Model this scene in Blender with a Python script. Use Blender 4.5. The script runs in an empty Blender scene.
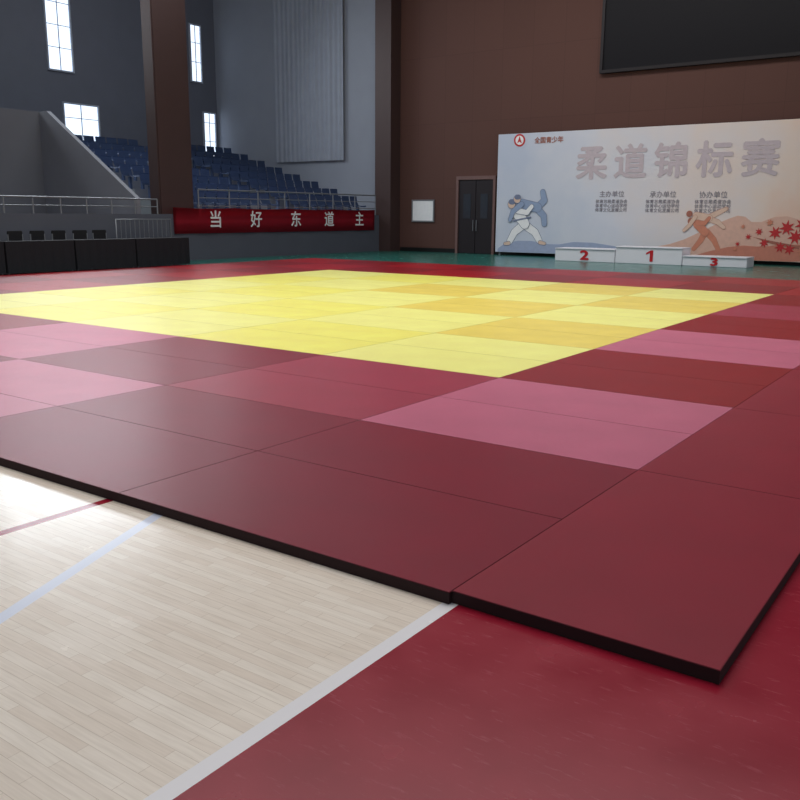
import bpy, bmesh, math, random
from mathutils import Vector, Matrix
random.seed(4)
S=bpy.context.scene
COL=bpy.context.collection

# ------------------------------------------------------------ materials
def srgb(c):
    return tuple(((v/255)/12.92 if v/255<=.04045 else ((v/255+.055)/1.055)**2.4) for v in c)
MATS={}
def mk(name,rgb,rough=.6,noise=.12,scale=8,bump=0.0,spec=.4,metal=0,emit=0,bscale=None,coat=0):
    if name in MATS: return MATS[name]
    m=bpy.data.materials.new(name);m.use_nodes=True;nt=m.node_tree;N=nt.nodes;L=nt.links
    b=N['Principled BSDF']
    c=srgb(rgb)
    tc=N.new('ShaderNodeTexCoord');nz=N.new('ShaderNodeTexNoise');nz.inputs['Scale'].default_value=scale;nz.inputs['Detail'].default_value=4
    L.new(tc.outputs['Object'],nz.inputs['Vector'])
    mx=N.new('ShaderNodeMix');mx.data_type='RGBA'
    mx.inputs['A'].default_value=(*[v*(1-noise) for v in c],1);mx.inputs['B'].default_value=(*[min(1,v*(1+noise)) for v in c],1)
    L.new(nz.outputs['Fac'],mx.inputs['Factor']);L.new(mx.outputs['Result'],b.inputs['Base Color'])
    b.inputs['Roughness'].default_value=rough;b.inputs['Specular IOR Level'].default_value=spec;b.inputs['Metallic'].default_value=metal
    b.inputs['Coat Weight'].default_value=coat
    if emit:
        L.new(mx.outputs['Result'],b.inputs['Emission Color']);b.inputs['Emission Strength'].default_value=emit
    if bump:
        n2=N.new('ShaderNodeTexNoise');n2.inputs['Scale'].default_value=bscale or scale*12
        L.new(tc.outputs['Object'],n2.inputs['Vector'])
        bp=N.new('ShaderNodeBump');bp.inputs['Strength'].default_value=bump;bp.inputs['Distance'].default_value=.01
        L.new(n2.outputs['Fac'],bp.inputs['Height']);L.new(bp.outputs['Normal'],b.inputs['Normal'])
    MATS[name]=m;return m

# ------------------------------------------------------------ object helpers
def finish(o,label=None,cat=None,group=None,kind=None):
    if label:o['label']=label
    if cat:o['category']=cat
    if group:o['group']=group
    if kind:o['kind']=kind
    return o
def obj(name,me,loc=(0,0,0),parent=None):
    o=bpy.data.objects.new(name,me);COL.objects.link(o);o.location=loc
    if parent: o.parent=parent
    return o
def empty(name,loc):
    o=bpy.data.objects.new(name,None);COL.objects.link(o);o.location=loc;o.empty_display_size=.2;return o
def bm_box(bm,x,y,z,mi=0):
    vs=[bm.verts.new((a,b,c)) for a in x for b in y for c in z]
    fs=[(0,1,3,2),(4,6,7,5),(0,4,5,1),(2,3,7,6),(0,2,6,4),(1,5,7,3)]
    out=[]
    for f in fs:
        fc=bm.faces.new([vs[i] for i in f]);fc.material_index=mi;out.append(fc)
    return out
def to_mesh(bm,name,mats,smooth=False):
    bmesh.ops.recalc_face_normals(bm,faces=bm.faces[:])
    me=bpy.data.meshes.new(name);bm.to_mesh(me);bm.free()
    for m in mats: me.materials.append(m)
    if smooth:
        for p in me.polygons:p.use_smooth=True
    return me
def boxes(name,lst,mat,parent=None,bevel=0,origin=None):
    po=Vector(parent.location) if parent else Vector((0,0,0))
    xs=[v for b in lst for v in b[0]];ys=[v for b in lst for v in b[1]];zs=[v for b in lst for v in b[2]]
    og=Vector(origin) if origin else Vector(((min(xs)+max(xs))/2,(min(ys)+max(ys))/2,min(zs)))
    bm=bmesh.new()
    for x,y,z in lst:
        bm_box(bm,[v-og.x for v in x],[v-og.y for v in y],[v-og.z for v in z])
    if bevel: bmesh.ops.bevel(bm,geom=bm.edges[:],offset=bevel,segments=2,affect='EDGES')
    mats=mat if isinstance(mat,list) else [mat]
    return obj(name,to_mesh(bm,name,mats),og-po,parent)
def box(name,x,y,z,mat,parent=None,bevel=0): return boxes(name,[(x,y,z)],mat,parent,bevel)
def tube(name,pts,r,mat,parent=None,seg=10,closed=False):
    po=Vector(parent.location) if parent else Vector((0,0,0))
    og=Vector(pts[0])
    cu=bpy.data.curves.new(name,'CURVE');cu.dimensions='3D';cu.bevel_depth=r;cu.bevel_resolution=2;cu.use_fill_caps=True
    sp=cu.splines.new('POLY');sp.points.add(len(pts)-1)
    for i,p in enumerate(pts): sp.points[i].co=(*(Vector(p)-og),1)
    sp.use_cyclic_u=closed
    t=bpy.data.objects.new('t',cu);COL.objects.link(t);bpy.context.view_layer.update()
    me=bpy.data.meshes.new_from_object(t.evaluated_get(bpy.context.evaluated_depsgraph_get()));bpy.data.objects.remove(t);me.name=name
    me.materials.clear();me.materials.append(mat)
    for p in me.polygons:p.use_smooth=True
    return obj(name,me,og-po,parent)
def text(name,body,size,loc,rot,mat,parent=None,off=0.0,ext=.003,align='CENTER',sx=1,spacing=1):
    """off = stroke thickening: shifted copies of the outline merged in one mesh"""
    cu=bpy.data.curves.new(name,'FONT');cu.body=body;cu.size=size;cu.extrude=ext;cu.align_x=align;cu.align_y='CENTER';cu.space_character=spacing
    t=bpy.data.objects.new('t',cu);COL.objects.link(t);bpy.context.view_layer.update()
    m0=bpy.data.meshes.new_from_object(t.evaluated_get(bpy.context.evaluated_depsgraph_get()));bpy.data.objects.remove(t)
    bm=bmesh.new()
    sh=[(0,0)] if not off else [(0,0),(off,0),(-off,0),(0,off),(0,-off)]
    for k,(a,b) in enumerate(sh):
        n=len(bm.verts);bm.from_mesh(m0);bm.verts.ensure_lookup_table()
        for v in bm.verts[n:]: v.co.x+=a;v.co.y+=b;v.co.z+=k*.0004
    me=bpy.data.meshes.new(name)
    for f in bm.faces:f.material_index=0
    bm.to_mesh(me);bm.free()
    me.materials.append(mat)
    po=Vector(parent.location) if parent else Vector((0,0,0))
    o=obj(name,me,Vector(loc)-po,parent);o.rotation_euler=rot;o.scale=(sx,1,1);return o
def flat(name,polys,y,mat,parent,th=.003):
    po=Vector(parent.location)
    bm=bmesh.new()
    for k,pl in enumerate(polys):
        vs=[bm.verts.new((a-po.x,y-po.y-.0004*(k%5),b-po.z)) for a,b in pl]
        f=bm.faces.new(vs)
        r=bmesh.ops.extrude_face_region(bm,geom=[f])
        bmesh.ops.translate(bm,verts=[v for v in r['geom'] if isinstance(v,bmesh.types.BMVert)],vec=(0,-th,0))
    bmesh.ops.triangulate(bm,faces=bm.faces[:])
    return obj(name,to_mesh(bm,name,[mat]),(0,0,0),parent)
def smooth_poly(pts,it=2):
    for _ in range(it):
        q=[]
        for i in range(len(pts)):
            a=pts[i];b=pts[(i+1)%len(pts)]
            q.append((a[0]*.75+b[0]*.25,a[1]*.75+b[1]*.25));q.append((a[0]*.25+b[0]*.75,a[1]*.25+b[1]*.75))
        pts=q
    return pts
def circ(cx,cz,r,n=28,sx=1): return [(cx+r*sx*math.cos(i*2*math.pi/n),cz+r*math.sin(i*2*math.pi/n)) for i in range(n)]
def cap(a,b,ra,rb,n=9):
    an=math.atan2(b[1]-a[1],b[0]-a[0]);pts=[]
    for i in range(n+1):
        t=an+math.pi/2+math.pi*i/n;pts.append((a[0]+ra*math.cos(t),a[1]+ra*math.sin(t)))
    for i in range(n+1):
        t=an-math.pi/2+math.pi*i/n;pts.append((b[0]+rb*math.cos(t),b[1]+rb*math.sin(t)))
    return pts

# ------------------------------------------------------------ dimensions
WY=26.0;BX=-19.0;SX=-29.0;H=12.0;SY=16.12

# ------------------------------------------------------------ floor
def floor_mat():
    m=bpy.data.materials.new('sports_floor');m.use_nodes=True;nt=m.node_tree;N=nt.nodes;L=nt.links;b=N['Principled BSDF']
    tc=N.new('ShaderNodeTexCoord');sep=N.new('ShaderNodeSeparateXYZ');L.new(tc.outputs['Object'],sep.inputs[0])
    def M(op,a,bv=None,clamp=False):
        n=N.new('ShaderNodeMath');n.operation=op;n.use_clamp=clamp
        for i,v in enumerate((a,bv)):
            if v is None: continue
            if isinstance(v,(int,float)): n.inputs[i].default_value=v
            else: L.new(v,n.inputs[i])
        return n.outputs[0]
    def mixc(f,a,bb):
        n=N.new('ShaderNodeMix');n.data_type='RGBA'
        L.new(f,n.inputs['Factor'])
        for k,v in (('A',a),('B',bb)):
            if isinstance(v,tuple): n.inputs[k].default_value=(*srgb(v),1)
            else: L.new(v,n.inputs[k])
        return n.outputs['Result']
    X,Y=sep.outputs['X'],sep.outputs['Y']
    br=N.new('ShaderNodeTexBrick');br.offset=.37;br.squash=1
    L.new(tc.outputs['Object'],br.inputs['Vector'])
    br.inputs['Color1'].default_value=(*srgb((246,236,222)),1);br.inputs['Color2'].default_value=(*srgb((235,221,205)),1)
    br.inputs['Mortar'].default_value=(*srgb((210,195,178)),1);br.inputs['Scale'].default_value=1
    br.inputs['Mortar Size'].default_value=.0009;br.inputs['Brick Width'].default_value=.34;br.inputs['Row Height'].default_value=.042;br.inputs['Bias'].default_value=-.1
    mp=N.new('ShaderNodeMapping');mp.inputs['Scale'].default_value=(3,45,1);L.new(tc.outputs['Object'],mp.inputs['Vector'])
    nz=N.new('ShaderNodeTexNoise');nz.inputs['Scale'].default_value=2;nz.inputs['Detail'].default_value=5;L.new(mp.outputs[0],nz.inputs['Vector'])
    gr=N.new('ShaderNodeMix');gr.data_type='RGBA';gr.blend_type='MULTIPLY';gr.inputs['Factor'].default_value=.24
    L.new(br.outputs['Color'],gr.inputs['A'])
    rp=N.new('ShaderNodeValToRGB');rp.color_ramp.elements[0].color=(.55,.5,.45,1);rp.color_ramp.elements[0].position=.3;rp.color_ramp.elements[1].color=(1,1,1,1);rp.color_ramp.elements[1].position=.6
    L.new(nz.outputs['Fac'],rp.inputs[0]);L.new(rp.outputs[0],gr.inputs['B'])
    col=gr.outputs['Result']
    nb=N.new('ShaderNodeTexNoise');nb.inputs['Scale'].default_value=3;nb.inputs['Detail'].default_value=6;L.new(tc.outputs['Object'],nb.inputs['Vector'])
    redc=mixc(nb.outputs['Fac'],(126,12,34),(164,34,56))
    mp2=N.new('ShaderNodeMapping');mp2.inputs['Scale'].default_value=(2.5,12,1);mp2.inputs['Rotation'].default_value=(0,0,.6);L.new(tc.outputs['Object'],mp2.inputs['Vector'])
    sc=N.new('ShaderNodeTexNoise');sc.inputs['Scale'].default_value=4;sc.inputs['Detail'].default_value=10;sc.inputs['Roughness'].default_value=.7;L.new(mp2.outputs[0],sc.inputs['Vector'])
    scm=M('MULTIPLY',M('MULTIPLY',M('SUBTRACT',sc.outputs['Fac'],.57,True),7.0,True),.4)
    redc=mixc(scm,redc,(200,104,116))
    grc=mixc(nb.outputs['Fac'],(30,94,86),(44,118,106))
    col=mixc(M('GREATER_THAN',X,0.0),col,redc)
    col=mixc(M('LESS_THAN',M('ABSOLUTE',X),.03),col,(240,238,240))
    s=M('ADD',X,M('MULTIPLY',Y,.4));col=mixc(M('LESS_THAN',M('ABSOLUTE',M('ADD',s,1.69)),.032),col,(222,228,244))
    col=mixc(M('LESS_THAN',M('ABSOLUTE',M('ADD',X,2.07)),.028),col,(150,20,44))
    far=M('MAXIMUM',M('GREATER_THAN',Y,8.0),M('LESS_THAN',X,-10.0))
    col=mixc(far,col,grc)
    L.new(col,b.inputs['Base Color'])
    rr=M('ADD',M('MULTIPLY',nb.outputs['Fac'],.2),.14);L.new(rr,b.inputs['Roughness'])
    b.inputs['Specular IOR Level'].default_value=.45
    return m
fl=boxes('floor',[((-30,12),(-14,WY+.3),(-.2,0))],floor_mat(),origin=(0,0,0));fl['kind']='structure'

# ------------------------------------------------------------ walls
def panel_wall_mat(name,rgb,bw,rh,rot,mort,rough=.55):
    m=bpy.data.materials.new(name);m.use_nodes=True;nt=m.node_tree;N=nt.nodes;L=nt.links;b=N['Principled BSDF']
    tc=N.new('ShaderNodeTexCoord');mp=N.new('ShaderNodeMapping');mp.inputs['Rotation'].default_value=rot;L.new(tc.outputs['Object'],mp.inputs['Vector'])
    br=N.new('ShaderNodeTexBrick');br.offset=0;L.new(mp.outputs[0],br.inputs['Vector'])
    c=srgb(rgb);br.inputs['Color1'].default_value=(*[v*1.03 for v in c],1);br.inputs['Color2'].default_value=(*[v*.97 for v in c],1)
    br.inputs['Mortar'].default_value=(*[v*mort for v in c],1);br.inputs['Scale'].default_value=1;br.inputs['Mortar Size'].default_value=.008
    br.inputs['Brick Width'].default_value=bw;br.inputs['Row Height'].default_value=rh
    L.new(br.outputs['Color'],b.inputs['Base Color']);b.inputs['Roughness'].default_value=rough;b.inputs['Specular IOR Level'].default_value=.3
    return m
brown=panel_wall_mat('brown_acoustic_panels',(94,65,58),1.2,2.4,(math.radians(90),0,0),.8,.75)
grey=mk('hazed_grey_plaster',(150,156,168),.8,.06,1.5)  # lightened plaster: the hall's haze is put into the colour
greyd=mk('hazed_dark_plaster',(112,116,128),.8,.08,1.5)  # back stand wall, also raised to carry the haze in its colour
conc=mk('light_concrete',(160,162,168),.85,.08,2,bump=.1)
brownc=mk('brown_column_cladding',(74,56,54),.5,.08,3)
def st(o): o['kind']='structure';return o
st(box('wall_end',(-19.0,12),(WY,WY+.3),(0,H),brown))
st(box('wall_stand_end',(SX-.3,-19.0),(WY,WY+.3),(0,H),grey))
st(box('wall_stand_back',(SX-.3,SX),(-14,WY),(0,H),greyd))
st(box('ceiling',(-29.3,12),(-14,WY+.3),(H,H+.2),mk('ceiling_metal',(110,112,118),.7)))
st(box('trim_1',(-19.5,-18.75),(25.35,WY),(0,H),brownc))
st(box('baseboard_end',(-18.7,12),(WY-.04,WY),(0,.16),mk('black_skirting',(22,20,20),.5)))

def column(x,y,z,lab):
    e=empty('column',((x[0]+x[1])/2,(y[0]+y[1])/2,z[0]))
    box('shaft',x,y,z,brownc,e,.03)
    box('plinth',(x[0]-.03,x[1]+.03),(y[0]-.03,y[1]+.03),(z[0],z[0]+.25),mk('dark_plinth',(34,28,26),.5),e,.01)
    finish(e,lab,'column');return e
column((-20.0,-19.52),(14.75,16.05),(0,H),'dark brown square column rising in front of the seating stand')

# ------------------------------------------------------------ windows
glow=mk('daylight_glass',(214,228,248),.2,.12,1.2,emit=1.5)
frm=mk('window_frame',(176,184,198),.4)
curt=mk('grey_curtain',(156,163,176),.9,.1,3)
wn=[0]
def window_x(y0,y1,z0,z1):
    wn[0]+=1
    e=empty('window_%d'%wn[0],(SX+.05,(y0+y1)/2,z0));e['kind']='structure'
    box('glass',(SX+.01,SX+.03),(y0,y1),(z0,z1),glow,e)
    l=[((SX+.01,SX+.09),(y0-.06,y0),(z0-.06,z1+.06)),((SX+.01,SX+.09),(y1,y1+.06),(z0-.06,z1+.06)),((SX+.01,SX+.09),(y0,y1),(z0-.06,z0)),((SX+.01,SX+.09),(y0,y1),(z1,z1+.06)),((SX+.03,SX+.06),((y0+y1)/2-.015,(y0+y1)/2+.015),(z0,z1))]
    zz=z0+.8
    while zz<z1-.3: l.append(((SX+.03,SX+.06),(y0,y1),(zz-.012,zz+.012)));zz+=.8
    boxes('frame',l,frm,e)
window_x(24.55,25.1,7.1,9.4)
window_x(25.15,25.8,3.8,5.8)
window_x(17.6,18.6,6.7,10.2)
window_x(18.1,19.6,4.2,5.5)
window_x(13.5,15.0,7.1,10.2)
window_x(9.5,11.5,7.1,10.2)
def curtain(x0,x1,z0,z1,y):
    e=empty('curtain',((x0+x1)/2,y,z0))
    bm=bmesh.new();n=90;rows=[]
    for k,z in enumerate((z0,z1)):
        rows.append([bm.verts.new((x0+(x1-x0)*i/n-e.location.x,-.12-.03*math.sin(i*1.05)-.015*math.sin(i*.37),z-z0)) for i in range(n+1)])
    for i in range(n): bm.faces.new((rows[0][i],rows[0][i+1],rows[1][i+1],rows[1][i]))
    me=to_mesh(bm,'drape',[curt],True);obj('drape',me,(0,0,0),e)
    tube('curtain_rail',[(x0-.1,y-.12,z1+.03),(x1+.1,y-.12,z1+.03)],.03,frm,e)
    finish(e,'long pale grey curtain hanging on the wall above the blue seats','curtain')
curtain(-25.3,-21.5,3.6,11.2,WY)

# ------------------------------------------------------------ stand
rows=8;dep=1.0;rise=.3;z0=1.3
stand=empty('spectator_stand',(-24,20.6,0))
for k in range(rows):
    x1=BX-.46-dep*k;xe=BX-.45-dep*(k+1) if k<rows-1 else SX+.1
    boxes('tier',[((xe+.001,x1),(SY,WY-.67 if k==0 else WY-.02),(0,z0+rise*k))],conc,stand)
finish(stand,'tiered concrete spectator stand with stepped seating rows','stand')
st(box('wall_stair_base',(-24.0,BX-.45),(8.0,14.0),(0,z0),mk('stand_side_grey',(112,114,122),.8)))
bm=bmesh.new()
pr=[(-24.0,z0),(-24.0,4.5),(-23.6,4.5),(-19.5,1.85),(-19.5,z0)]
v1=[bm.verts.new((a,13.85,b)) for a,b in pr];v2=[bm.verts.new((a,14.0,b)) for a,b in pr]
bm.faces.new(v1);bm.faces.new(v2[::-1])
for i in range(5): bm.faces.new((v1[i],v1[(i+1)%5],v2[(i+1)%5],v2[i]))
st(obj('wall_stair_parapet',to_mesh(bm,'wall_stair_parapet',[mk('parapet_concrete',(140,142,150),.85,.08,2)])))
st(box('wall_stand_front',(BX-.45,BX-.3),(8.0,25.35),(0,z0+.1),mk('stand_front_grey',(92,95,106),.8,.08,1.5)))
st(box('wall_side',(-24.3,-24.0),(-14,10.9),(0,6.4),mk('side_wall_grey',(116,117,124),.85,.08,1)))
st(box('trim_2',(-24.3,-24.0),(10.9,11.5),(0,H),brownc))
st(box('wall_side_lower',(-24.3,-24.0),(11.5,14.0),(0,4.5),mk('side_wall_grey',(116,117,124))))

blue=mk('blue_plastic_seat',(84,102,136),.55,.08,4)
def seat_mesh():
    bm=bmesh.new()
    prof=[(.0,.40),(.05,.44),(.22,.425),(.40,.44),(.47,.60),(.50,.80),(.485,.82)]
    w=.22;R=[]
    for s in (-1,-.55,.55,1):
        row=[]
        for (a,b) in prof:
            lift=.03 if abs(s)==1 else 0
            row.append(bm.verts.new((-a+.2,s*w,b+ (lift if b<.5 else 0))))
        R.append(row)
    for i in range(3):
        for j in range(len(prof)-1): bm.faces.new((R[i][j],R[i][j+1],R[i+1][j+1],R[i+1][j]))
    bmesh.ops.solidify(bm,geom=bm.faces[:],thickness=.02)
    bm_box(bm,(-.12,-.02),(-.04,.04),(0,.41));bm_box(bm,(-.16,.02),(-.1,.1),(0,.015))
    return to_mesh(bm,'stadium_seat',[blue])
sm=seat_mesh()
for k in range(rows):
    y=16.4
    while y<25.3:
        if not(20.3<y<21.3):
            o=obj('stadium_seat',sm,(BX-.45-dep*k-.5,y,z0+rise*k))
            finish(o,'blue moulded plastic stadium seat on a concrete tier','seat','blue seats on the spectator stand')
        y+=.5

steel=mk('grey_steel_rail',(140,144,150),.35,.05,4,metal=.4)
def railing(x,y0,y1,zb,h,n,lab,nr=3):
    e=empty('safety_railing',(x,(y0+y1)/2,zb))
    for i in range(nr): 
        zz=zb+h*(i+1)/nr
        tube('rail',[(x,y0,zz),(x,y1,zz)],.025 if i==nr-1 else .014,steel,e)
    for i in range(n):
        y=y0+(y1-y0)*i/(n-1); tube('post',[(x,y,zb),(x,y,zb+h)],.022,steel,e)
    finish(e,lab,'railing');return e
railing(BX-.37,16.1,25.2,z0+.1,.75,8,'grey steel railing above the wall carrying the red banner')
railing(BX-.37,8.1,14.5,z0+.1,.42,9,'low steel railing on the wall behind the black tables',2)
def fence(y0,y1,x,lab):
    e=empty('metal_barrier',(x,(y0+y1)/2,0))
    tube('frame',[(x,y0,.12),(x,y1,.12),(x,y1,1.25),(x,y0,1.25)],.022,steel,e,closed=True)
    n=12
    for i in range(1,n):
        y=y0+(y1-y0)*i/n;tube('bar',[(x,y,.12),(x,y,1.25)],.009,steel,e)
    for y in(y0+.2,y1-.2): boxes('foot',[((x-.25,x+.25),(y-.025,y+.025),(0,.05)),((x-.02,x+.02),(y-.02,y+.02),(0.04,.12))],steel,e)
    finish(e,lab,'barrier')
fence(12.7,14.6,-18.95,'portable steel crowd barrier with upright bars by the stand wall')

redcloth=mk('red_banner_cloth',(196,34,56),.75,.08,2)
ban=empty('slogan_banner',(BX-.29,19.8,.82))
bm=bmesh.new();n=80;rr=[]
for z in (.82,1.2,1.6):
    rr.append([bm.verts.new((.03+.012*math.sin(i*.5+z*3),15.0+(25.0-15.0)*i/n-19.8,z-.82-(.03*math.sin(math.pi*((i%20)/20)) if z>1.5 else 0))) for i in range(n+1)])
for a in range(2):
    for i in range(n): bm.faces.new((rr[a][i],rr[a][i+1],rr[a+1][i+1],rr[a+1][i]))
bmesh.ops.solidify(bm,geom=bm.faces[:],thickness=.008)
obj('cloth',to_mesh(bm,'cloth',[redcloth],True),(0,0,0),ban)
whitep=mk('white_print',(250,246,246),.7,.02)
for ch,y in zip('当好东道主',(16.65,18.45,20.4,22.2,24.0)):
    text('lettering',ch,.56,(BX-.29+.065,y,1.21),(math.pi/2,0,math.pi/2),whitep,ban,off=.008)
finish(ban,'long red cloth banner with white Chinese lettering on the stand wall','banner')

# ------------------------------------------------------------ end wall things
scr=empty('display_screen',(-5.8,WY,6.1))
box('screen_panel',(-10.45,-1.0),(WY-.14,WY-.12),(6.15,10.3),mk('black_led_panel',(18,18,24),.5,.2,60,spec=.2),scr)
boxes('screen_frame',[((-10.55,-10.45),(WY-.18,WY),(6.05,10.4)),((-1.0,-.9),(WY-.18,WY),(6.05,10.4)),((-10.45,-1),(WY-.18,WY),(6.05,6.15)),((-10.45,-1),(WY-.18,WY),(10.3,10.4)),((-10.45,-1),(WY-.12,WY),(6.15,10.3))],mk('screen_frame_dark',(30,26,30),.5),scr)
finish(scr,'large switched-off black video screen high on the brown wall','screen')

def backdrop_mat():
    m=bpy.data.materials.new('printed_backdrop');m.use_nodes=True;nt=m.node_tree;N=nt.nodes;L=nt.links;b=N['Principled BSDF']
    tc=N.new('ShaderNodeTexCoord');sep=N.new('ShaderNodeSeparateXYZ');L.new(tc.outputs['Object'],sep.inputs[0])
    mr=N.new('ShaderNodeMapRange');mr.inputs['From Min'].default_value=-6;mr.inputs['From Max'].default_value=6;L.new(sep.outputs['X'],mr.inputs['Value'])
    nz=N.new('ShaderNodeTexNoise');nz.inputs['Scale'].default_value=.45;nz.inputs['Detail'].default_value=6;L.new(tc.outputs['Object'],nz.inputs['Vector'])
    ad=N.new('ShaderNodeMath');ad.operation='MULTIPLY_ADD';ad.inputs[1].default_value=.9;L.new(nz.outputs['Fac'],ad.inputs[0]);
    sb=N.new('ShaderNodeMath');sb.operation='SUBTRACT';sb.inputs[1].default_value=.45;L.new(mr.outputs[0],sb.inputs[0]);L.new(sb.outputs[0],ad.inputs[2])
    rp=N.new('ShaderNodeValToRGB');e=rp.color_ramp.elements
    e[0].position=.0;e[0].color=(*srgb((196,206,224)),1);e[1].position=1;e[1].color=(*srgb((236,200,180)),1)
    for p,c in((.3,(216,220,230)),(.55,(226,220,220)),(.8,(234,216,204))):
        k=e.new(p);k.color=(*srgb(c),1)
    L.new(ad.outputs[0],rp.inputs[0]);L.new(rp.outputs[0],b.inputs['Base Color']);b.inputs['Roughness'].default_value=.6
    return m
bd=empty('event_backdrop',(-8.4,25.7,0))
BY=25.6
box('backdrop_panel',(-14.15,-2.6),(BY,BY+.05),(.12,4.25),backdrop_mat(),bd)
boxes('backdrop_stand',[((x-.03,x+.03),(BY+.05,BY+.11),(0,4.2)) for x in(-14.0,-11.3,-8.4,-5.5,-2.7)]+[((-14.1,-2.65),(BY+.05,BY+.1),(z,z+.05)) for z in(.15,2.1,4.1)],steel,bd)
F=BY-.004
# the print is drawn on a grid; these turn grid units into metres on the panel
def fx(u): t=u-498;return -14.16+.03771*t-1.468e-5*t*t
def fz(v,u=640): return max(.13,1.456+(214-v)*(.0366-(u-498)*2.15e-5))
def P(pts): return [(fx(a),fz(b,a)) for a,b in pts]
ink=mk('blue_grey_ink',(150,168,198),.6);tan=mk('tan_ink',(226,196,176),.6);red=mk('red_ink',(196,50,54),.6);pale=mk('pale_ink',(250,250,252),.6)
brn=mk('brown_ink',(168,108,92),.6);org=mk('orange_ink',(212,138,112),.6);dk=mk('dark_grey_print',(140,136,146),.6);out=mk('outline_ink',(120,130,156),.6);warmout=mk('warm_outline_ink',(190,134,114),.6)
R=(math.pi/2,0,0)
flat('hill_drawing',[P(smooth_poly([(640,262),(660,246),(690,240),(715,228),(735,218),(752,212),(765,222),(790,212),(815,219),(842,232),(842,262)],1))],F+.003,mk('warm_hill_ink',(224,182,164),.6),bd)
flat('hill_drawing',[P(smooth_poly([(680,262),(715,250),(750,242),(775,244),(800,240),(842,246),(842,262)],1))],F,mk('deep_hill_ink',(204,132,112),.6),bd)
flat('hill_drawing',[P(smooth_poly([(501,258),(501,244),(530,238),(560,244),(590,239),(640,246),(690,250),(690,258)],1))],F+.003,mk('blue_hill_ink',(164,176,204),.6),bd)
flat('emblem',[P(circ(521,143,6))],F,red,bd)
flat('emblem_ring',[P(circ(521,143,4.3))],F-.004,pale,bd)
flat('emblem_mark',[P([(518.6,146),(521,139),(523.6,146),(521,144.2)])],F-.008,red,bd)
text('heading_lettering','柔道锦标赛',1.15,(fx(678),F-.004,fz(165)),R,mk('heading_print',(200,188,194),.6),bd,off=.03,spacing=1.35)
text('heading_lettering','全国青少年',.22,(fx(552),F-.004,fz(143,552)),R,brn,bd,off=.004)
for i,cx in enumerate((620,672,722)):
    text('small_lettering',('主办单位','承办单位','协办单位')[i],.22,(fx(cx),F-.004,fz(194,cx)),R,dk,bd)
    text('small_lettering','体育总局柔道协会\n体育中心运动学校\n体育文化发展公司',.14,(fx(cx),F-.004,fz(205,cx)),R,dk,bd)
lay=[0]
def limb(segs,mat,nm='judoka_drawing',o=.45,om=None):
    y=F-.0015-.0026*lay[0];lay[0]+=1
    flat(nm+'_outline',[P(cap(a,b,ra+o,rb+o)) for a,b,ra,rb in segs],y,om or out,bd,.001)
    flat(nm,[P(cap(a,b,ra,rb)) for a,b,ra,rb in segs],y-.0013,mat,bd,.001)
limb([((530,224),(541,231),4.0,3.6),((541,231),(546,239),3.6,3.0)],pale)
limb([((528,224),(519,231),4.0,3.6),((519,231),(514,240),3.6,3.0)],pale)
limb([((513,242),(509,242.5),1.8,1.4),((547,241),(552,242),1.8,1.4)],tan)
limb([((544,206),(550,200),3.4,3.0),((550,200),(548,192),3.0,2.5)],ink)
limb([((543,208),(550,215),3.4,3.0),((550,215),(551,223),3.0,2.5)],ink)
limb([((526,204),(543,207),5.0,4.4)],ink)
limb([((521,211),(530,223),5.8,4.8)],pale)
limb([((518,220),(536,216.5),0.8,0.8)],out,o=0)
limb([((515,204),(515,204.1),3.8,3.8)],tan)
limb([((514.5,201.7),(516.5,201.7),2.4,2.4)],out,o=.2)
limb([((521,199),(521,199.1),3.6,3.6)],tan)
limb([((520.5,197),(522.5,197),2.2,2.2)],out,o=.2)
limb([((521,210),(532,212),2.8,2.4),((532,212),(537,206),2.4,2.0)],pale)
limb([((526,204),(517,211),2.6,2.2),((517,211),(514,219),2.2,1.8)],ink)
W=dict(o=.3,om=warmout)
lay[0]=0
limb([((719,230),(726,237),3,2.6),((726,237),(731,246),2.6,2)],org,**W)
limb([((717,230),(713,238),3,2.6),((713,238),(707,246),2.6,2)],org,**W)
limb([((720,215),(728,211),2.6,2.3),((728,211),(736,207),2.3,1.7)],tan,**W)
limb([((720,217),(729,220),2.6,2.3),((729,220),(735,225),2.3,1.7)],tan,**W)
limb([((707,214),(720,216),3.6,3.2)],tan,**W)
limb([((709,222),(717,230),4.2,3.6)],org,**W)
limb([((702,219),(702,219.1),3,3),((700,212),(700,212.1),2.8,2.8)],brn,**W)
limb([((709,221),(716,221),2.2,1.9),((716,221),(720,216),1.9,1.6)],org,**W)
limb([((706,215),(701,223),2,1.7),((701,223),(696,228),1.7,1.4)],tan,**W)
def leaf(cx,cz,r,a0):
    pts=[]
    for i in range(7):
        a=a0+i*2*math.pi/7
        pts.append((cx+r*math.cos(a),cz+r*math.sin(a)))
        b=a+math.pi/7;pts.append((cx+r*.42*math.cos(b),cz+r*.42*math.sin(b)))
    return pts
lv=[]
for cx,cz,r in((786,230,7),(797,225,8),(806,234,8),(776,240,5),(812,222,8),(792,244,6),(770,229,4),(820,236,9),(801,246,6),(760,234,3.2),(750,241,2.6),(830,226,8)):
    lv.append(P(leaf(cx,cz,r,random.random()*3)))
flat('branch_drawing',[P([(764,234),(784,238),(806,242),(842,248),(842,252),(806,245),(784,241)])],F-.005,brn,bd)
flat('maple_leaf_drawing',lv,F-.01,red,bd)
flat('maple_leaf_drawing',[P(leaf(a,b,r,.4)) for a,b,r in((780,220,4),(754,224,2.6),(748,246,2.5),(814,248,6))],F-.015,org,bd)
finish(bd,'wide printed judo event backdrop with Chinese lettering and drawn wrestlers','banner')

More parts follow.
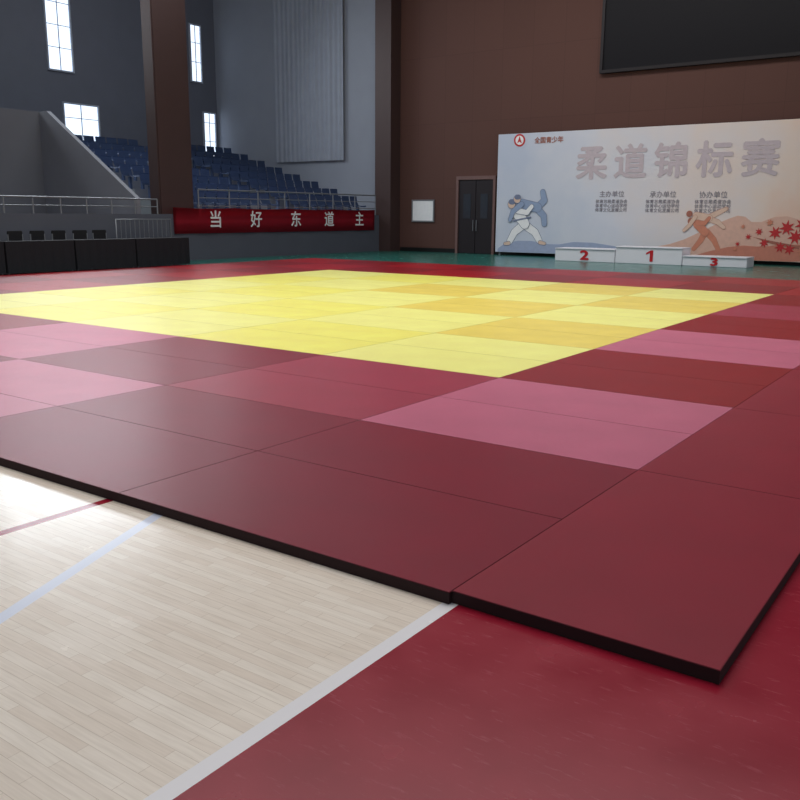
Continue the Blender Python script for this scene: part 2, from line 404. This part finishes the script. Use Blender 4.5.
wh=mk('white_painted_board',(232,232,238),.5,.04,3);rn=mk('red_numeral_paint',(196,30,40),.5)
pod=empty('winners_podium',(-7.75,23.85,0))
for x0_,x1_,h_ in((-10.75,-8.72,.38),(-8.70,-6.62,.48),(-6.60,-4.75,.26)):
    box('podium_block',(x0_,x1_),(23.5,24.3),(0,h_),wh,pod,.012)
    box('podium_top',(x0_,x1_),(23.47,24.32),(h_,h_+.035),wh,pod,.008)
text('podium_numeral','2',.4,(-9.73,23.49,.19),R,rn,pod,off=.016,sx=1.5)
text('podium_numeral','3',.3,(-5.67,23.49,.13),R,rn,pod,off=.014,sx=1.6)
n1=flat('podium_numeral',[[(-7.60,.08),(-7.60,.34),(-7.72,.29),(-7.72,.34),(-7.58,.42),(-7.50,.42),(-7.50,.08)]],23.495,rn,pod,.004)
finish(pod,'white three-step winners podium with red numerals before the backdrop','podium')

dd=empty('door_1',(-15.2,WY,0));dd['kind']='structure'
dm=mk('dark_door_leaf',(40,34,38),.45);fm=mk('muted_door_frame',(120,92,88),.5)
for x0_,x1_ in((-15.95,-15.23),(-15.21,-14.5)):
    box('door_leaf',(x0_,x1_),(WY-.08,WY-.03),(0.01,2.7),dm,dd,.005)
    box('door_glazing',(x0_+.2,x1_-.2),(WY-.09,WY-.08),(1.3,2.2),mk('dim_glass',(60,64,72),.1),dd)
    xh=(x1_-.06) if x0_<-15.5 else (x0_+.06)
    tube('door_handle',[(xh,WY-.13,.85),(xh,WY-.13,1.25)],.015,steel,dd)
boxes('door_frame',[((-16.07,-15.97),(WY-.12,WY),(0,2.85)),((-14.48,-14.38),(WY-.12,WY),(0,2.85)),((-15.97,-14.48),(WY-.12,WY),(2.72,2.85))],fm,dd)
nb=empty('notice_board',(-17.6,WY,1.15))
boxes('board_frame',[((-18.15,-17.1),(WY-.05,WY),(1.15,1.2)),((-18.15,-17.1),(WY-.05,WY),(1.95,2.0)),((-18.15,-18.1),(WY-.05,WY),(1.2,1.95)),((-17.15,-17.1),(WY-.05,WY),(1.2,1.95))],steel,nb)
box('board_sheet',(-18.1,-17.15),(WY-.04,WY-.01),(1.2,1.95),mk('bright_sheet',(250,252,255),.5),nb)
finish(nb,'white notice board with a metal frame on the brown wall','notice board')

# ------------------------------------------------------------ tables + chairs
blk=mk('black_tablecloth',(24,24,30),.85,.2,10,bump=.1);blkp=mk('black_padding',(26,26,30),.6)
def table(y0,y1,lab):
    x0_,x1_=-18.05,-17.45
    e=empty('covered_table',((x0_+x1_)/2,(y0+y1)/2,0))
    bm=bmesh.new()
    w=x1_-x0_;l=y1-y0;P4=[(-w/2,-l/2),(w/2,-l/2),(w/2,l/2),(-w/2,l/2)]
    tot=[w,l,w,l];seq=[]
    for s in range(4):
        a=P4[s];b=P4[(s+1)%4];m=max(4,int(tot[s]*14))
        for i in range(m): seq.append((a[0]+(b[0]-a[0])*i/m,a[1]+(b[1]-a[1])*i/m,s))
    nrm=[(0,-.3),(1,0),(0,.3),(-1,0)]
    top=[bm.verts.new((x,y,.765)) for x,y,s in seq]
    bot=[bm.verts.new((x+nrm[s][0]*(.02+.015*math.sin(i*1.7)),y+nrm[s][1]*(.02+.015*math.sin(i*1.7)),.04)) for i,(x,y,s) in enumerate(seq)]
    N_=len(seq)
    for i in range(N_): bm.faces.new((top[i],top[(i+1)%N_],bot[(i+1)%N_],bot[i]))
    bm.faces.new(top)
    obj('tablecloth',to_mesh(bm,'tablecloth',[blk]),(0,0,0),e)
    box('tabletop',(x0_+.01,x1_-.01),(y0+.01,y1-.01),(.73,.76),mk('table_board',(90,84,78),.5),e)
    for sx in(x0_+.05,x1_-.05):
        for sy in(y0+.06,y1-.06): tube('leg',[(sx,sy,0),(sx,sy,.73)],.015,steel,e)
    finish(e,lab,'table','black covered officials tables')
for i in range(4): table(6.7+i*1.83,6.7+i*1.83+1.79,'long folding table draped in black cloth beside the mats')
def chair(x,y,rot):
    e=empty('stacking_chair',(x,y,0));e.rotation_euler=(0,0,rot)
    def lb(nm,a,b,c,bv=.01):
        bm=bmesh.new();bm_box(bm,a,b,c);bmesh.ops.bevel(bm,geom=bm.edges[:],offset=bv,segments=2,affect='EDGES')
        return obj(nm,to_mesh(bm,nm,[blkp]),(0,0,0),e)
    lb('seat',(-.22,.18),(-.22,.22),(.43,.48),.015)
    lb('backrest',(-.23,-.19),(-.21,.21),(.58,.98),.015)
    for sx,sy in((-.2,-.2),(-.2,.2),(.16,-.2),(.16,.2)):
        bm=bmesh.new();bm_box(bm,(sx-.012,sx+.012),(sy-.012,sy+.012),(0,.44 if sx>0 else .9));obj('leg',to_mesh(bm,'leg',[steel]),(0,0,0),e)
    finish(e,'black padded chair with a thin metal frame behind a covered table','chair','black chairs behind the covered tables')
for i in range(9): chair(-18.42,7.1+i*.6,random.uniform(-.1,.1))

# ------------------------------------------------------------ mats
def mat_mat(name,rgb,rough=.36,spec=.34):
    m=bpy.data.materials.new(name);m.use_nodes=True;nt=m.node_tree;N=nt.nodes;L=nt.links;b=N['Principled BSDF']
    c=srgb(rgb)
    tc=N.new('ShaderNodeTexCoord')
    nz=N.new('ShaderNodeTexNoise');nz.inputs['Scale'].default_value=2.2;nz.inputs['Detail'].default_value=7;L.new(tc.outputs['Object'],nz.inputs['Vector'])
    mx=N.new('ShaderNodeMix');mx.data_type='RGBA';mx.inputs['A'].default_value=(*[v*.84 for v in c],1);mx.inputs['B'].default_value=(*[min(1,v*1.16) for v in c],1)
    L.new(nz.outputs['Fac'],mx.inputs['Factor'])
    br=N.new('ShaderNodeTexBrick');br.inputs['Scale'].default_value=1;br.inputs['Brick Width'].default_value=.024;br.inputs['Row Height'].default_value=.006;br.inputs['Mortar Size'].default_value=.0012
    br.inputs['Color1'].default_value=(1,1,1,1);br.inputs['Color2'].default_value=(.84,.84,.84,1);br.inputs['Mortar'].default_value=(.68,.68,.68,1)
    L.new(tc.outputs['Object'],br.inputs['Vector'])
    mu=N.new('ShaderNodeMix');mu.data_type='RGBA';mu.blend_type='MULTIPLY';mu.inputs['Factor'].default_value=.7
    L.new(mx.outputs['Result'],mu.inputs['A']);L.new(br.outputs['Color'],mu.inputs['B']);L.new(mu.outputs['Result'],b.inputs['Base Color'])
    bp=N.new('ShaderNodeBump');bp.inputs['Strength'].default_value=.4;bp.inputs['Distance'].default_value=.001;bp.invert=True
    L.new(br.outputs['Fac'],bp.inputs['Height']);L.new(bp.outputs['Normal'],b.inputs['Normal'])
    b.inputs['Roughness'].default_value=rough;b.inputs['Specular IOR Level'].default_value=spec
    return m
side=mk('dark_mat_edge',(38,14,16),.8,.1,20)  # black foam edge; the side's shade is darkened into this colour too
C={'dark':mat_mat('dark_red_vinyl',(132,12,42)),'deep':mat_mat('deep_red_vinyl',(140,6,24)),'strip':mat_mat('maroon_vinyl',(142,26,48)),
   'muted':mat_mat('muted_red_vinyl',(160,50,72)),'pink':mat_mat('sheen_pink_vinyl',(194,102,128)),'far':mat_mat('bright_red_vinyl',(168,16,32)),  # pink: part of the tone is window sheen put into the colour
   'ylight':mat_mat('light_yellow_vinyl',(255,246,140)),'ysheen':mat_mat('sheen_yellow_vinyl',(255,238,116)),'ydark':mat_mat('mustard_yellow_vinyl',(240,216,104))}  # second yellow: mustard mat lightened, the sheen put into its colour
LAB={'dark':'dark red textured vinyl judo mat with a black edge','deep':'deep red vinyl judo mat in the checked border','strip':'maroon vinyl judo mat in the outermost row',
 'muted':'muted red vinyl judo mat in the border','pink':'pink vinyl judo mat in the border, some sheen in its colour','far':'bright red vinyl judo mat in the safety border',
 'ylight':'light yellow vinyl judo mat in the contest square','ysheen':'yellow vinyl judo mat in the contest square','ydark':'mustard yellow vinyl judo mat in the contest square'}
T=.05
def judo_mat(x0_,x1_,y0_,y1_,k):
    g=.0005;w=(x1_-x0_)/2-g;l=(y1_-y0_)/2-g
    bm=bmesh.new()
    bm_box(bm,(-w,w),(-l,l),(0,T))
    te=[e for e in bm.edges if all(v.co.z>T-.001 for v in e.verts)]
    bmesh.ops.bevel(bm,geom=te,offset=.002,segments=2,affect='EDGES')
    bm.normal_update()
    me=to_mesh(bm,'judo_mat',[C[k],side])
    for p in me.polygons:
        p.material_index=0 if p.center.z>T-.012 and p.normal.z>.15 else 1
    o=obj('judo_mat',me,((x0_+x1_)/2,(y0_+y1_)/2,0))
    finish(o,LAB[k],'mat','judo mats covering the hall floor')
U=[0,2,4.05,6.2,8.35,10.5,12.7,14.8,16.9];V=[0,2,4,6.08,8.16,10.24,12.32,14.4,16.5,18.6]
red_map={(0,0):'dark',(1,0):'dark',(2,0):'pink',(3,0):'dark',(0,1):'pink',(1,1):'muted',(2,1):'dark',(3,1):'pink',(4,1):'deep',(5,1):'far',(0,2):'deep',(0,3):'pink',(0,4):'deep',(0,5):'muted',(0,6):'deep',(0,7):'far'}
for i in range(8):
    for j in range(9):
        if 1<=i<=5 and 2<=j<=6:
            a,b=i-1,j-2
            k='ysheen' if (a+b)%2 else 'ylight'
            if a==0 and (a+b)%2: k='ydark'
            if (a,b) in((2,3),(1,2),(1,4)): k='ydark'
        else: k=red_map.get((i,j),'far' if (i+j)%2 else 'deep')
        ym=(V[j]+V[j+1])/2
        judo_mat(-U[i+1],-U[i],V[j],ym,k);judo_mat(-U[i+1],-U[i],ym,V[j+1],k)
for j in range(9): judo_mat(0.0,1.0,V[j]+.02*(j==0),V[j+1],'strip')

# ------------------------------------------------------------ lights
def area(name,loc,target,sx,sy,power,color,spread=math.pi):
    l=bpy.data.lights.new(name,'AREA');l.shape='RECTANGLE';l.size=sx;l.size_y=sy;l.energy=power;l.color=color;l.spread=spread
    o=bpy.data.objects.new(name,l);COL.objects.link(o);o.location=loc
    o.rotation_euler=(Vector(target)-Vector(loc)).to_track_quat('-Z','Y').to_euler()
    return o
area('ceiling_light',(-7,8,11.5),(-7,8,0),16,16,1480,(1,.98,.97),math.radians(120))
area('end_wall_fill',(-9,19,11.6),(-9,27,2.0),14,3,430,(1,.96,.95),math.radians(120))  # added fill to lift the end wall and backdrop, no actual fitting
area('stand_fill',(-22,17,11.6),(-26,20,1),5,14,520,(.88,.94,1),math.radians(170))  # added fill brightening the stand area, not an existing lamp
area('daylight',(-28.3,13,8.5),(-6,8,0),20,3.5,1150,(.88,.94,1),math.radians(140))
w=bpy.data.worlds.new('w');S.world=w;w.use_nodes=True;w.node_tree.nodes['Background'].inputs[0].default_value=(.78,.82,.92,1);w.node_tree.nodes['Background'].inputs[1].default_value=.5

# ------------------------------------------------------------ camera
yaw,pit,roll,f=.617,.213,.007,860.85
fw=Vector((-math.sin(yaw)*math.cos(pit),math.cos(yaw)*math.cos(pit),-math.sin(pit)));rt=Vector((math.cos(yaw),math.sin(yaw),0));up=rt.cross(fw)
r2=rt*math.cos(roll)+up*math.sin(roll);u2=-rt*math.sin(roll)+up*math.cos(roll)
cam=bpy.data.cameras.new('camera');co=bpy.data.objects.new('camera',cam);COL.objects.link(co)
Mx=Matrix((( r2.x,u2.x,-fw.x,1.605),(r2.y,u2.y,-fw.y,-2.595),(r2.z,u2.z,-fw.z,1.456),(0,0,0,1)));co.matrix_world=Mx
cam.sensor_width=36;cam.lens=f/800*36;cam.clip_end=200
S.camera=co
S.view_settings.view_transform='Standard'
